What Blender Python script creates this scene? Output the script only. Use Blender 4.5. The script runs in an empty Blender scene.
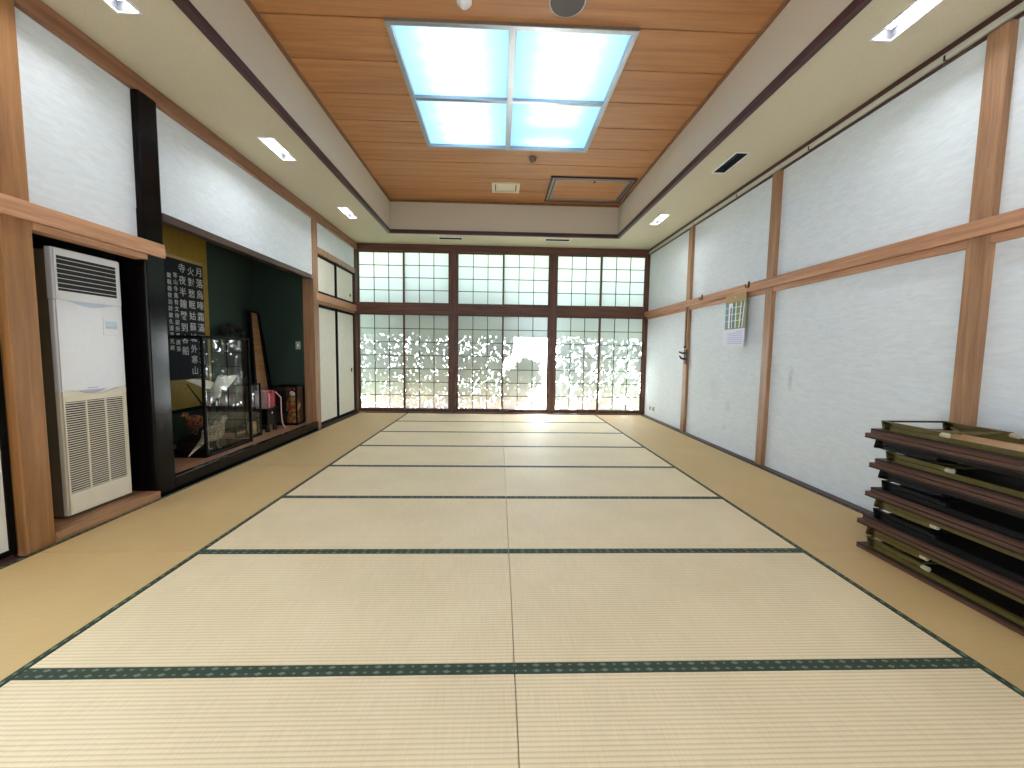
import bpy, bmesh, math, random
from mathutils import Vector, Matrix
random.seed(7)
SC = bpy.context.scene
COL = SC.collection
PI = math.pi

# ------------------------------------------------------------------ camera
F, YAW, PITCH, ROLL = 402.3, .0337, .0783, -.0144
cam = bpy.data.objects.new('camera', bpy.data.cameras.new('camera'))
COL.objects.link(cam)
cam.data.sensor_width = 36.0
cam.data.lens = F / 1024 * 36
cam.data.clip_start = .02
cy_, sy_, cp_, sp_, cr_, sr_ = (math.cos(YAW), math.sin(YAW), math.cos(PITCH), math.sin(PITCH), math.cos(ROLL), math.sin(ROLL))
r0 = Vector((cy_, -sy_, 0)); fw = Vector((sy_ * cp_, cy_ * cp_, -sp_)); u0 = r0.cross(fw)
rr = cr_ * r0 - sr_ * u0; uu = cr_ * u0 + sr_ * r0
M4 = Matrix(((rr.x, uu.x, -fw.x, -.074), (rr.y, uu.y, -fw.y, 0), (rr.z, uu.z, -fw.z, 1.204), (0, 0, 0, 1)))
cam.matrix_world = M4
SC.camera = cam

# ------------------------------------------------------------------ world, sun, fill light, exposure
SC.view_settings.view_transform = 'Standard'
SC.view_settings.look = 'None'
SC.view_settings.exposure = 1.14
SC.view_settings.gamma = 1.0
SC.view_settings.use_curve_mapping = False
W = bpy.data.worlds.new('World'); SC.world = W; W.use_nodes = True
bg = W.node_tree.nodes['Background']
bg.inputs[0].default_value = (.74, .88, .98, 1)
bg.inputs[1].default_value = 2.35
SUN_DIR = Vector((.22, .86, .95)).normalized()          # towards the sun, beyond the paper windows
sun = bpy.data.objects.new('sun', bpy.data.lights.new('sun', 'SUN'))
sun.data.energy = 80.0; sun.data.angle = math.radians(.53); sun.data.color = (1, .99, .98)
sun.rotation_euler = SUN_DIR.to_track_quat('Z', 'Y').to_euler()
sun.location = (0, 20, 12); COL.objects.link(sun)
# added fill light behind the camera; no opening stands there
fill = bpy.data.objects.new('veranda_daylight', bpy.data.lights.new('veranda_daylight', 'AREA'))
fill.data.shape = 'RECTANGLE'; fill.data.size = 5.4; fill.data.size_y = 2.3
fill.data.energy = 43; fill.data.color = (.92, .96, 1.0)
fill.location = (0, -1.25, 1.45); fill.rotation_euler = (PI / 2, 0, 0)
COL.objects.link(fill)

# ------------------------------------------------------------------ materials
def lin(c):
    def f(v):
        v /= 255
        return v / 12.92 if v <= .04045 else ((v + .055) / 1.055) ** 2.4
    return (f(c[0]), f(c[1]), f(c[2]), 1)

def newmat(name):
    m = bpy.data.materials.new(name); m.use_nodes = True
    return m, m.node_tree.nodes, m.node_tree.links, m.node_tree.nodes['Principled BSDF']

def plain(name, c, rough=.5, metal=0.0, spec=.5, noise=0.0, nscale=30, bump=0.0, coat=0.0):
    m, N, L, b = newmat(name)
    b.inputs['Base Color'].default_value = lin(c)
    b.inputs['Roughness'].default_value = rough
    b.inputs['Metallic'].default_value = metal
    b.inputs['Specular IOR Level'].default_value = spec
    b.inputs['Coat Weight'].default_value = coat
    tc = N.new('ShaderNodeTexCoord'); n = N.new('ShaderNodeTexNoise')
    n.inputs['Scale'].default_value = nscale; n.inputs['Detail'].default_value = 4
    L.new(tc.outputs['Object'], n.inputs['Vector'])
    if noise:
        r = N.new('ShaderNodeValToRGB')
        lo = tuple(v * (1 - noise) for v in lin(c)[:3]) + (1,); hi = tuple(min(1, v * (1 + noise)) for v in lin(c)[:3]) + (1,)
        r.color_ramp.elements[0].color = lo; r.color_ramp.elements[1].color = hi
        r.color_ramp.elements[0].position = .3; r.color_ramp.elements[1].position = .7
        L.new(n.outputs['Fac'], r.inputs['Fac']); L.new(r.outputs['Color'], b.inputs['Base Color'])
    if bump:
        bp = N.new('ShaderNodeBump'); bp.inputs['Strength'].default_value = bump; bp.inputs['Distance'].default_value = .01
        L.new(n.outputs['Fac'], bp.inputs['Height']); L.new(bp.outputs['Normal'], b.inputs['Normal'])
    return m

def wood(name, c1, c2, axis='z', rough=.45, scale=1.0, coat=0.0):
    m, N, L, b = newmat(name)
    tc = N.new('ShaderNodeTexCoord'); mp = N.new('ShaderNodeMapping')
    s = [26 * scale] * 3; s['xyz'.index(axis)] = 1.3 * scale
    mp.inputs['Scale'].default_value = s
    L.new(tc.outputs['Object'], mp.inputs['Vector'])
    n1 = N.new('ShaderNodeTexNoise'); n1.inputs['Scale'].default_value = 1; n1.inputs['Detail'].default_value = 6; n1.inputs['Distortion'].default_value = .6
    L.new(mp.outputs['Vector'], n1.inputs['Vector'])
    n2 = N.new('ShaderNodeTexNoise'); n2.inputs['Scale'].default_value = 6; n2.inputs['Detail'].default_value = 3
    L.new(mp.outputs['Vector'], n2.inputs['Vector'])
    mx = N.new('ShaderNodeMath'); mx.operation = 'MULTIPLY_ADD'; mx.inputs[1].default_value = .35
    L.new(n2.outputs['Fac'], mx.inputs[0]); L.new(n1.outputs['Fac'], mx.inputs[2])
    r = N.new('ShaderNodeValToRGB')
    r.color_ramp.elements[0].color = lin(c1); r.color_ramp.elements[1].color = lin(c2)
    r.color_ramp.elements[0].position = .42; r.color_ramp.elements[1].position = .92
    L.new(mx.outputs[0], r.inputs['Fac']); L.new(r.outputs['Color'], b.inputs['Base Color'])
    b.inputs['Roughness'].default_value = rough; b.inputs['Coat Weight'].default_value = coat
    b.inputs['Coat Roughness'].default_value = .15
    bp = N.new('ShaderNodeBump'); bp.inputs['Strength'].default_value = .12; bp.inputs['Distance'].default_value = .004
    L.new(mx.outputs[0], bp.inputs['Height']); L.new(bp.outputs['Normal'], b.inputs['Normal'])
    return m

def plaster(name, c, stains=False):
    """woven-looking wall paper: fine wavy horizontal ripples"""
    m, N, L, b = newmat(name)
    tc = N.new('ShaderNodeTexCoord'); mp = N.new('ShaderNodeMapping')
    mp.inputs['Scale'].default_value = (9, 9, 42); mp.inputs['Rotation'].default_value = (.12, 0, 0)
    L.new(tc.outputs['Object'], mp.inputs['Vector'])
    n = N.new('ShaderNodeTexNoise'); n.inputs['Scale'].default_value = 1; n.inputs['Detail'].default_value = 5; n.inputs['Distortion'].default_value = .8
    L.new(mp.outputs['Vector'], n.inputs['Vector'])
    r = N.new('ShaderNodeValToRGB'); b.inputs['Roughness'].default_value = .85
    lo = tuple(v * .94 for v in lin(c)[:3]) + (1,); hi = tuple(min(1, v * 1.03) for v in lin(c)[:3]) + (1,)
    r.color_ramp.elements[0].color = lo; r.color_ramp.elements[1].color = hi
    r.color_ramp.elements[0].position = .35; r.color_ramp.elements[1].position = .65
    L.new(n.outputs['Fac'], r.inputs['Fac'])
    out = r.outputs['Color']
    if stains:
        for (py, pz, ry, rz, k) in ((3.93, .98, .05, .16, .35), (5.0, .55, .09, .14, .16), (5.35, .75, .22, .25, .12), (5.05, .28, .08, .07, .16)):
            v = N.new('ShaderNodeVectorMath'); v.operation = 'SUBTRACT'; v.inputs[1].default_value = (0, py, pz)
            L.new(tc.outputs['Object'], v.inputs[0])
            v2 = N.new('ShaderNodeVectorMath'); v2.operation = 'MULTIPLY'; v2.inputs[1].default_value = (0, 1 / ry, 1 / rz)
            L.new(v.outputs[0], v2.inputs[0])
            ln = N.new('ShaderNodeVectorMath'); ln.operation = 'LENGTH'; L.new(v2.outputs[0], ln.inputs[0])
            n3 = N.new('ShaderNodeTexNoise'); n3.inputs['Scale'].default_value = 14; L.new(tc.outputs['Object'], n3.inputs['Vector'])
            ad = N.new('ShaderNodeMath'); ad.operation = 'MULTIPLY_ADD'; ad.inputs[1].default_value = 1.4
            L.new(n3.outputs['Fac'], ad.inputs[0]); L.new(ln.outputs['Value'], ad.inputs[2])
            mr = N.new('ShaderNodeMapRange'); mr.inputs[1].default_value = .6; mr.inputs[2].default_value = 1.7
            mr.inputs[3].default_value = k; mr.inputs[4].default_value = 0; mr.interpolation_type = 'SMOOTHSTEP'
            L.new(ad.outputs[0], mr.inputs[0])
            mx = N.new('ShaderNodeMix'); mx.data_type = 'RGBA'
            L.new(mr.outputs[0], mx.inputs[0]); L.new(out, mx.inputs[6]); mx.inputs[7].default_value = lin((120, 116, 108))
            out = mx.outputs[2]
    L.new(out, b.inputs['Base Color'])
    bp = N.new('ShaderNodeBump'); bp.inputs['Strength'].default_value = .35; bp.inputs['Distance'].default_value = .006
    L.new(n.outputs['Fac'], bp.inputs['Height']); L.new(bp.outputs['Normal'], b.inputs['Normal'])
    return m

def straw(name, c1, c2, axis, period):
    """rush weave: ridges running along the other axis, fine strands across"""
    m, N, L, b = newmat(name)
    tc = N.new('ShaderNodeTexCoord')
    sep = N.new('ShaderNodeSeparateXYZ'); L.new(tc.outputs['Object'], sep.inputs[0])
    k = 'xy'.index(axis)
    mu = N.new('ShaderNodeMath'); mu.operation = 'MULTIPLY'; mu.inputs[1].default_value = 2 * PI / period
    L.new(sep.outputs[k], mu.inputs[0])
    si = N.new('ShaderNodeMath'); si.operation = 'SINE'; L.new(mu.outputs[0], si.inputs[0])
    mr = N.new('ShaderNodeMapRange'); mr.inputs[1].default_value = -1; mr.inputs[2].default_value = .1
    L.new(si.outputs[0], mr.inputs[0])
    mp = N.new('ShaderNodeMapping'); s = [130, 130, 130]; s[k] = 8
    mp.inputs['Scale'].default_value = s; L.new(tc.outputs['Object'], mp.inputs['Vector'])
    n = N.new('ShaderNodeTexNoise'); n.inputs['Scale'].default_value = 1; n.inputs['Detail'].default_value = 3
    L.new(mp.outputs['Vector'], n.inputs['Vector'])
    n2 = N.new('ShaderNodeTexNoise'); n2.inputs['Scale'].default_value = 2.2; n2.inputs['Detail'].default_value = 4
    L.new(tc.outputs['Object'], n2.inputs['Vector'])
    a1 = N.new('ShaderNodeMath'); a1.operation = 'MULTIPLY_ADD'; a1.inputs[1].default_value = .35
    L.new(n.outputs['Fac'], a1.inputs[0])
    a2 = N.new('ShaderNodeMath'); a2.operation = 'MULTIPLY_ADD'; a2.inputs[1].default_value = .36; a2.inputs[2].default_value = .12
    L.new(mr.outputs[0], a2.inputs[0]); L.new(a2.outputs[0], a1.inputs[2])
    a3 = N.new('ShaderNodeMath'); a3.operation = 'MULTIPLY_ADD'; a3.inputs[1].default_value = .4
    L.new(n2.outputs['Fac'], a3.inputs[0]); L.new(a1.outputs[0], a3.inputs[2])
    r = N.new('ShaderNodeValToRGB'); r.color_ramp.elements[0].color = lin(c1); r.color_ramp.elements[1].color = lin(c2)
    r.color_ramp.elements[0].position = .15; r.color_ramp.elements[1].position = .95
    L.new(a3.outputs[0], r.inputs['Fac']); L.new(r.outputs['Color'], b.inputs['Base Color'])
    b.inputs['Roughness'].default_value = .57; b.inputs['Specular IOR Level'].default_value = .5
    bp = N.new('ShaderNodeBump'); bp.inputs['Strength'].default_value = .25; bp.inputs['Distance'].default_value = .003
    L.new(a1.outputs[0], bp.inputs['Height']); L.new(bp.outputs['Normal'], b.inputs['Normal'])
    return m

def heri(name, axis):
    """dark green cloth border, two staggered sizes of pale diamonds along its length"""
    m, N, L, b = newmat(name)
    tc = N.new('ShaderNodeTexCoord'); sep = N.new('ShaderNodeSeparateXYZ')
    L.new(tc.outputs['Object'], sep.inputs[0])
    a, c = ('xy'.index(axis), 1 - 'xy'.index(axis))
    def diamond(period, shift, ry, rx):
        ad = N.new('ShaderNodeMath'); ad.operation = 'ADD'; ad.inputs[1].default_value = shift + 50 * period; L.new(sep.outputs[a], ad.inputs[0])
        md = N.new('ShaderNodeMath'); md.operation = 'MODULO'; md.inputs[1].default_value = period; L.new(ad.outputs[0], md.inputs[0])
        su = N.new('ShaderNodeMath'); su.operation = 'SUBTRACT'; su.inputs[1].default_value = period / 2; L.new(md.outputs[0], su.inputs[0])
        ab = N.new('ShaderNodeMath'); ab.operation = 'ABSOLUTE'; L.new(su.outputs[0], ab.inputs[0])
        d1 = N.new('ShaderNodeMath'); d1.operation = 'DIVIDE'; d1.inputs[1].default_value = rx; L.new(ab.outputs[0], d1.inputs[0])
        ac = N.new('ShaderNodeMath'); ac.operation = 'ABSOLUTE'; L.new(sep.outputs[c], ac.inputs[0])
        d2 = N.new('ShaderNodeMath'); d2.operation = 'DIVIDE'; d2.inputs[1].default_value = ry; L.new(ac.outputs[0], d2.inputs[0])
        s = N.new('ShaderNodeMath'); s.operation = 'ADD'; L.new(d1.outputs[0], s.inputs[0]); L.new(d2.outputs[0], s.inputs[1])
        lt = N.new('ShaderNodeMath'); lt.operation = 'LESS_THAN'; lt.inputs[1].default_value = 1; L.new(s.outputs[0], lt.inputs[0])
        return lt
    d1 = diamond(.087, 0, .0085, .016); d2 = diamond(.087, .0435, .005, .008)
    mx = N.new('ShaderNodeMath'); mx.operation = 'MAXIMUM'; L.new(d1.outputs[0], mx.inputs[0]); L.new(d2.outputs[0], mx.inputs[1])
    mix = N.new('ShaderNodeMix'); mix.data_type = 'RGBA'
    L.new(mx.outputs[0], mix.inputs[0]); mix.inputs[6].default_value = lin((42, 60, 46)); mix.inputs[7].default_value = lin((108, 122, 98))
    L.new(mix.outputs[2], b.inputs['Base Color']); b.inputs['Roughness'].default_value = .7
    return m

def paper_mat():
    m, N, L, b = newmat('shoji_paper')
    N.remove(b); out = N['Material Output']
    tc = N.new('ShaderNodeTexCoord'); n = N.new('ShaderNodeTexNoise'); n.inputs['Scale'].default_value = 60; n.inputs['Detail'].default_value = 6
    L.new(tc.outputs['Object'], n.inputs['Vector'])
    r = N.new('ShaderNodeValToRGB'); r.color_ramp.elements[0].color = (.76, .83, .85, 1); r.color_ramp.elements[1].color = (.84, .92, .94, 1)
    L.new(n.outputs['Fac'], r.inputs['Fac'])
    t = N.new('ShaderNodeBsdfTranslucent'); d = N.new('ShaderNodeBsdfDiffuse'); mx = N.new('ShaderNodeMixShader'); mx.inputs[0].default_value = .3
    L.new(r.outputs['Color'], t.inputs[0]); L.new(r.outputs['Color'], d.inputs[0])
    L.new(t.outputs[0], mx.inputs[1]); L.new(d.outputs[0], mx.inputs[2]); L.new(mx.outputs[0], out.inputs['Surface'])
    return m

def emit(name, c, s):
    m, N, L, b = newmat(name)
    b.inputs['Base Color'].default_value = (0.8, 0.8, 0.8, 1)
    b.inputs['Emission Color'].default_value = c + (1,); b.inputs['Emission Strength'].default_value = s
    return m

def diffuser_mat():
    """milky light-panel sheet: glows by itself a little, lets its tubes through"""
    m, N, L, b = newmat('light_diffuser'); N.remove(b); out = N['Material Output']
    t = N.new('ShaderNodeBsdfTranslucent'); t.inputs[0].default_value = (.44, .60, .74, 1)
    e = N.new('ShaderNodeEmission'); e.inputs[0].default_value = (.30, .56, .95, 1); e.inputs[1].default_value = .35
    a = N.new('ShaderNodeAddShader'); L.new(t.outputs[0], a.inputs[0]); L.new(e.outputs[0], a.inputs[1])
    L.new(a.outputs[0], out.inputs['Surface'])
    return m

def glass_mat():
    m, N, L, b = newmat('case_glass'); N.remove(b); out = N['Material Output']
    t = N.new('ShaderNodeBsdfTransparent'); t.inputs[0].default_value = (.93, .96, .95, 1)
    g = N.new('ShaderNodeBsdfGlossy'); g.inputs['Roughness'].default_value = .01; g.inputs[0].default_value = (1, 1, 1, 1)
    fr = N.new('ShaderNodeFresnel'); fr.inputs[0].default_value = 1.5
    ad = N.new('ShaderNodeMath'); ad.operation = 'MULTIPLY_ADD'; ad.inputs[1].default_value = 1.15; ad.inputs[2].default_value = 0.01; ad.use_clamp = True
    mx = N.new('ShaderNodeMixShader'); L.new(fr.outputs[0], ad.inputs[0]); L.new(ad.outputs[0], mx.inputs[0])
    L.new(t.outputs[0], mx.inputs[1]); L.new(g.outputs[0], mx.inputs[2]); L.new(mx.outputs[0], out.inputs['Surface'])
    return m

MT = {
    'tatami': straw('pale_tatami_weave', (194, 170, 132), (238, 221, 184), 'y', .0168),
    'tatami_side': straw('golden_tatami_weave', (180, 147, 96), (210, 181, 128), 'x', .011),
    'heri_x': heri('green_border_cloth_x', 'x'), 'heri_y': heri('green_border_cloth_y', 'y'),
    'plaster': plaster('ripple_wall_paper', (220, 226, 229), True),
    'soffit': plain('sand_ceiling_plaster', (206, 196, 170), .95, noise=.06, nscale=160, bump=.25),
    'coffer': plain('coffer_plaster', (206, 196, 176), .95, noise=.04, nscale=140, bump=.2),
    'post': wood('cedar_post', (130, 90, 60), (178, 136, 100), 'z'),
    'post_left': wood('zelkova_post', (132, 88, 46), (172, 122, 72), 'z'),
    'beam_y': wood('cedar_beam_y', (150, 100, 70), (208, 158, 120), 'y'),
    'beam_left': wood('cedar_beam_left', (172, 120, 84), (218, 170, 130), 'y'),
    'back_x': wood('brown_window_wood_x', (66, 38, 26), (116, 72, 52), 'x'),
    'back_z': wood('brown_window_wood_z', (66, 38, 26), (116, 72, 52), 'z'),
    'lattice': plain('lattice_wood', (58, 48, 42), .6, noise=.1),
    'trim_y': wood('cornice_wood_y', (110, 72, 48), (156, 108, 76), 'y'),
    'dark_y': wood('dark_cornice_y', (44, 22, 20), (84, 46, 42), 'y'),
    'dark_x': wood('dark_cornice_x', (44, 22, 20), (84, 46, 42), 'x'),
    'plank': wood('ceiling_plank_wood', (162, 106, 58), (194, 138, 86), 'x', .5, .6),
    'groove': plain('groove_dark', (34, 20, 12), .8),
    'lacquer': plain('black_lacquer', (12, 8, 8), .16, spec=.16, noise=.2, nscale=8),
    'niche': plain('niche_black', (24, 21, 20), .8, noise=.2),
    'green': plain('green_sand_wall', (40, 58, 48), .95, noise=.12, nscale=220, bump=.3),
    'tokofloor': wood('alcove_floor_board', (128, 88, 62), (172, 128, 96), 'y', .35),
    'lintel': wood('alcove_lintel_wood', (40, 24, 20), (84, 52, 40), 'y', .4),
    'step': wood('step_board', (132, 92, 60), (182, 138, 98), 'y', .4),
    'paper': paper_mat(), 'fusuma': plain('fusuma_paper', (232, 230, 216), .9, noise=.03, nscale=12),
    'blackframe': plain('black_door_frame', (8, 7, 7), .6, spec=.12),
    'white': plain('white_plastic', (232, 233, 236), .35, noise=.015), 'cream': plain('cream_plastic', (228, 220, 198), .4, noise=.02),
    'slotdark': plain('slot_dark', (34, 30, 26), .7), 'greyplastic': plain('grey_plastic', (186, 190, 196), .4), 'lcd': plain('pale_display', (205, 222, 232), .2),
    'blueshade': plain('joint_shade_blue', (196, 206, 222), .4),  # bluish shading of the curved joint, put into the colour
    'alu': plain('aluminium', (158, 158, 156), .3, metal=.9, noise=.05), 'aludull': plain('dull_aluminium', (206, 202, 188), .4, metal=.2),
    'diffuser': diffuser_mat(), 'tube': emit('fluorescent_glow', (.72, .86, 1.0), 6.3), 'tube_off': plain('unlit_tube', (200, 206, 210), .3),
    'boxwhite': plain('lamp_housing', (225, 230, 235), .8), 'spot': emit('downlight_glow', (.93, .97, 1.0), 42.0),
    'reflector': plain('grey_reflector', (40, 40, 44), .6), 'spotoff': plain('unlit_downlight_glass', (70, 74, 78), .2), 'glass': glass_mat(),
    'gold': plain('gold_brocade', (150, 118, 30), .5, noise=.25, nscale=60), 'inkblack': plain('ink_black_paper', (17, 19, 25), .8, noise=.1),
    'inkwhite': plain('ink_white', (206, 210, 208), .9), 'tan': plain('tan_silk', (176, 146, 98), .7),
    'tabletop': wood('table_wood', (58, 36, 28), (98, 66, 50), 'y', .45), 'tableedge': plain('table_edge', (44, 28, 22), .5, spec=.3, noise=.1),
    'tableshade': plain('table_underside_shade', (30, 22, 18), .7), 'ply': wood('table_underside_ply', (176, 138, 96), (206, 170, 126), 'y', .6), 'olive': plain('olive_steel', (92, 82, 40), .4, metal=.3, noise=.12),  # dark underside colour holds the deep shadow between stacked tops
    'blacksteel': plain('black_steel', (9, 9, 12), .5, spec=.25), 'rubber': plain('white_rubber', (186, 176, 150), .6),
    'metaldark': plain('dark_fitting', (40, 30, 26), .4, metal=.5), 'switchplate': plain('switch_plate', (150, 158, 150), .4),
    'speaker': plain('speaker_mesh', (96, 90, 86), .7, noise=.2, nscale=300), 'beigeplastic': plain('beige_plastic', (226, 214, 184), .4),
    'brownball': plain('sensor_plastic', (128, 100, 80), .3),
}

# ------------------------------------------------------------------ mesh helpers
class MB:
    def __init__(s): s.bm = bmesh.new()
    def box(s, x0, x1, y0, y1, z0, z1):
        v = [s.bm.verts.new((x, y, z)) for z in (z0, z1) for y in (y0, y1) for x in (x0, x1)]
        for f in ((0, 2, 3, 1), (4, 5, 7, 6), (0, 1, 5, 4), (2, 6, 7, 3), (0, 4, 6, 2), (1, 3, 7, 5)):
            s.bm.faces.new([v[i] for i in f])
        return s
    def bar(s, p0, p1, w, h, up=(0, 0, 1)):
        p0, p1 = Vector(p0), Vector(p1); d = (p1 - p0).normalized(); u = Vector(up)
        sd = d.cross(u).normalized() * w / 2; u2 = sd.cross(d).normalized() * h / 2
        v = [s.bm.verts.new(p + a * sd + b * u2) for p in (p0, p1) for a, b in ((-1, -1), (1, -1), (1, 1), (-1, 1))]
        for f in ((3, 2, 1, 0), (4, 5, 6, 7), (0, 1, 5, 4), (1, 2, 6, 5), (2, 3, 7, 6), (3, 0, 4, 7)):
            s.bm.faces.new([v[i] for i in f])
        return s
    def loft(s, pts, radii, seg=12, flat=None, cap=True):
        """tube through pts; radii per point (r or (side, up))"""
        pts = [Vector(p) for p in pts]; rings = []
        for i, p in enumerate(pts):
            d = (pts[min(i + 1, len(pts) - 1)] - pts[max(i - 1, 0)]).normalized()
            ref = Vector(flat) if flat else (Vector((0, 0, 1)) if abs(d.z) < .9 else Vector((0, 1, 0)))
            a = d.cross(ref).normalized(); b = a.cross(d).normalized()
            r = radii[i] if isinstance(radii, (list, tuple)) else radii
            ra, rb = r if isinstance(r, tuple) else (r, r)
            rings.append([s.bm.verts.new(p + a * ra * math.cos(2 * PI * k / seg) + b * rb * math.sin(2 * PI * k / seg)) for k in range(seg)])
        for A, B in zip(rings, rings[1:]):
            for k in range(seg):
                s.bm.faces.new((A[k], A[(k + 1) % seg], B[(k + 1) % seg], B[k]))
        if cap:
            s.bm.faces.new(rings[0][::-1]); s.bm.faces.new(rings[-1])
        return s
    def cyl(s, p0, p1, r, seg=16): return s.loft([p0, p1], [r, r], seg)
    def prism(s, poly, axis, a, b):
        """poly in the two other axes (cyclic order), extruded along axis from a to b"""
        def P(u, v, w): return {'x': (w, u, v), 'y': (u, w, v), 'z': (u, v, w)}[axis]
        A = [s.bm.verts.new(P(u, v, a)) for u, v in poly]; B = [s.bm.verts.new(P(u, v, b)) for u, v in poly]
        n = len(poly)
        s.bm.faces.new(A[::-1]); s.bm.faces.new(B)
        for i in range(n): s.bm.faces.new((A[i], A[(i + 1) % n], B[(i + 1) % n], B[i]))
        return s
    def ball(s, c, r, seg=16):
        if not isinstance(r, tuple): r = (r, r, r)
        g = bmesh.ops.create_uvsphere(s.bm, u_segments=seg, v_segments=max(6, seg // 2), radius=1)
        bmesh.ops.transform(s.bm, verts=g['verts'], matrix=Matrix.Translation(c) @ Matrix.Diagonal((*r, 1)))
        return s

def rootloc(p):
    l = Vector()
    while p: l += p.location; p = p.parent
    return l

def obj(name, mb, mat, parent=None, bevel=0.0, smooth=False, local=False):
    """link one mesh object; coordinates are the room's own unless local"""
    bm = mb.bm; bmesh.ops.recalc_face_normals(bm, faces=bm.faces)
    me = bpy.data.meshes.new(name)
    if parent and not local: bmesh.ops.translate(bm, vec=-rootloc(parent), verts=bm.verts)
    bm.to_mesh(me); bm.free()
    if smooth:
        me.polygons.foreach_set('use_smooth', [True] * len(me.polygons))
    o = bpy.data.objects.new(name, me); COL.objects.link(o)
    me.materials.append(MT[mat] if isinstance(mat, str) else mat)
    if parent: o.parent = parent
    if bevel:
        b = o.modifiers.new('bevel', 'BEVEL'); b.width = bevel; b.segments = 2; b.limit_method = 'ANGLE'; b.angle_limit = .7
    if smooth:
        try:
            me.set_sharp_from_angle(angle=math.radians(40))
        except Exception: pass
    return o

def tag(o, label, cat, group=None):
    o['label'] = label; o['category'] = cat
    if group: o['group'] = group
    return o
def thing(name, label, cat, loc, group=None):
    o = bpy.data.objects.new(name, None); COL.objects.link(o); o.location = loc; o.empty_display_size = .1
    return tag(o, label, cat, group)
def struct(name, mb, mat, parent=None, bevel=0.0, smooth=False):
    o = obj(name, mb, mat, parent, bevel, smooth)
    if not parent: o['kind'] = 'structure'
    return o
def sroot(name, loc):
    o = bpy.data.objects.new(name, None); COL.objects.link(o); o.location = loc; o['kind'] = 'structure'; o.empty_display_size = .1
    return o
def dup(root, loc, label, rot=(0, 0, 0), group=None):
    r = root.copy(); COL.objects.link(r); r.location = loc; r.rotation_euler = rot; r['label'] = label
    if group: r['group'] = group
    for ch in list(root.children):
        c = ch.copy(); COL.objects.link(c); c.parent = r
        for g in list(ch.children):
            d = g.copy(); COL.objects.link(d); d.parent = c
    return r
def writing(body, size, loc, rot, mat, parent, name='lettering', fat=0.0, pitch=0.0, depth=.0008):
    """text as mesh, local to its parent's root"""
    cu = bpy.data.curves.new('txt', 'FONT'); cu.body = '\n'.join(body) if pitch else body; cu.size = size
    cu.offset = fat; cu.extrude = depth; cu.align_x = 'CENTER'; cu.space_line = pitch or 1.0
    t = bpy.data.objects.new('txt', cu); COL.objects.link(t)
    dg = bpy.context.evaluated_depsgraph_get(); dg.update()
    me = bpy.data.meshes.new_from_object(t.evaluated_get(dg)); bpy.data.objects.remove(t); bpy.data.curves.remove(cu)
    me.transform(Matrix.Translation(Vector(loc) - rootloc(parent)) @ rot.to_4x4())
    me.materials.clear(); me.materials.append(MT[mat])
    o = bpy.data.objects.new(name, me); COL.objects.link(o); o.parent = parent
    return o

XL, XR, D, ZS, ZC = -2.84, 2.85, 8.0, 3.24, 3.76     # wall planes, window plane, soffit, raised ceiling
ROW0, M = 1.447, .91

# ------------------------------------------------------------------ floor and mats
struct('floor', MB().box(-3.9, 3.1, -1.4, 8.2, -.12, -.055), 'step')
ordw = ['nearest the camera', 'second', 'third', 'fourth', 'fifth', 'sixth', 'seventh', 'last, against the paper windows']
for k in range(8):
    y0 = ROW0 + (k - 1) * M; y1 = y0 + M
    for side in (-1, 1):
        x0, x1 = (-1.82, 0) if side < 0 else (0, 1.82)
        sname = 'left' if side < 0 else 'right'
        rw = ('pale tatami mat in the row nearest the camera, %s of the middle seam' if k == 0 else
              'pale tatami mat in the row against the paper windows, %s of the middle seam' if k == 7 else
              'pale tatami mat in the ' + ordw[k] + ' row from the camera, %s of the middle seam') % sname
        t = thing('tatami_mat', rw, 'tatami mat', ((x0 + x1) / 2, (y0 + y1) / 2, 0), 'pale tatami mats in the middle')
        g = .0015
        obj('straw_surface', MB().box(x0 + g, x1 - g, y0 + .027, y1 - .027, -.055, 0), 'tatami', t, .002)
        for yy in (y0 + .0135, y1 - .0135):
            b = MB().box(x0 + g - t.location.x, x1 - g - t.location.x, -.0132, .0132, -.055, .0015)
            o = obj('cloth_border', b, 'heri_x', t, .001, local=True); o.location = (0, yy - t.location.y, 0)
sl = ['first golden side mat from the camera along the %s wall', 'second golden side mat from the camera along the %s wall',
      'third golden side mat from the camera along the %s wall', 'farthest golden side mat along the %s wall, touching the paper windows']
for side in (-1, 1):
    xa, xb = 1.822 * side, 2.77 * side
    x0, x1 = min(xa, xb), max(xa, xb)
    for k in range(4):
        y0 = .537 + 1.82 * k; y1 = y0 + 1.82
        t = thing('tatami_mat', sl[k] % ('air conditioner' if side < 0 else 'calendar'), 'tatami mat', ((x0 + x1) / 2, (y0 + y1) / 2, 0), 'golden tatami mats along the walls')
        obj('straw_surface', MB().box(x0 + .027, x1 - .027, y0 + .001, y1 - .001, -.055, 0), 'tatami_side', t, .002)
        for xx in (x0 + .0135, x1 - .0135):
            o = obj('cloth_border', MB().box(-.0132, .0132, y0 + .001 - t.location.y, y1 - .001 - t.location.y, -.055, .0015), 'heri_y', t, .001, local=True)
            o.location = (xx - t.location.x, 0, 0)
struct('baseboard_right', MB().box(2.771, 2.86, -1.3, 7.93, -.055, .008), 'dark_y')
struct('baseboard_left', MB().box(-2.86, -2.771, -1.3, 2.30, -.055, .004), 'dark_y')

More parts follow.
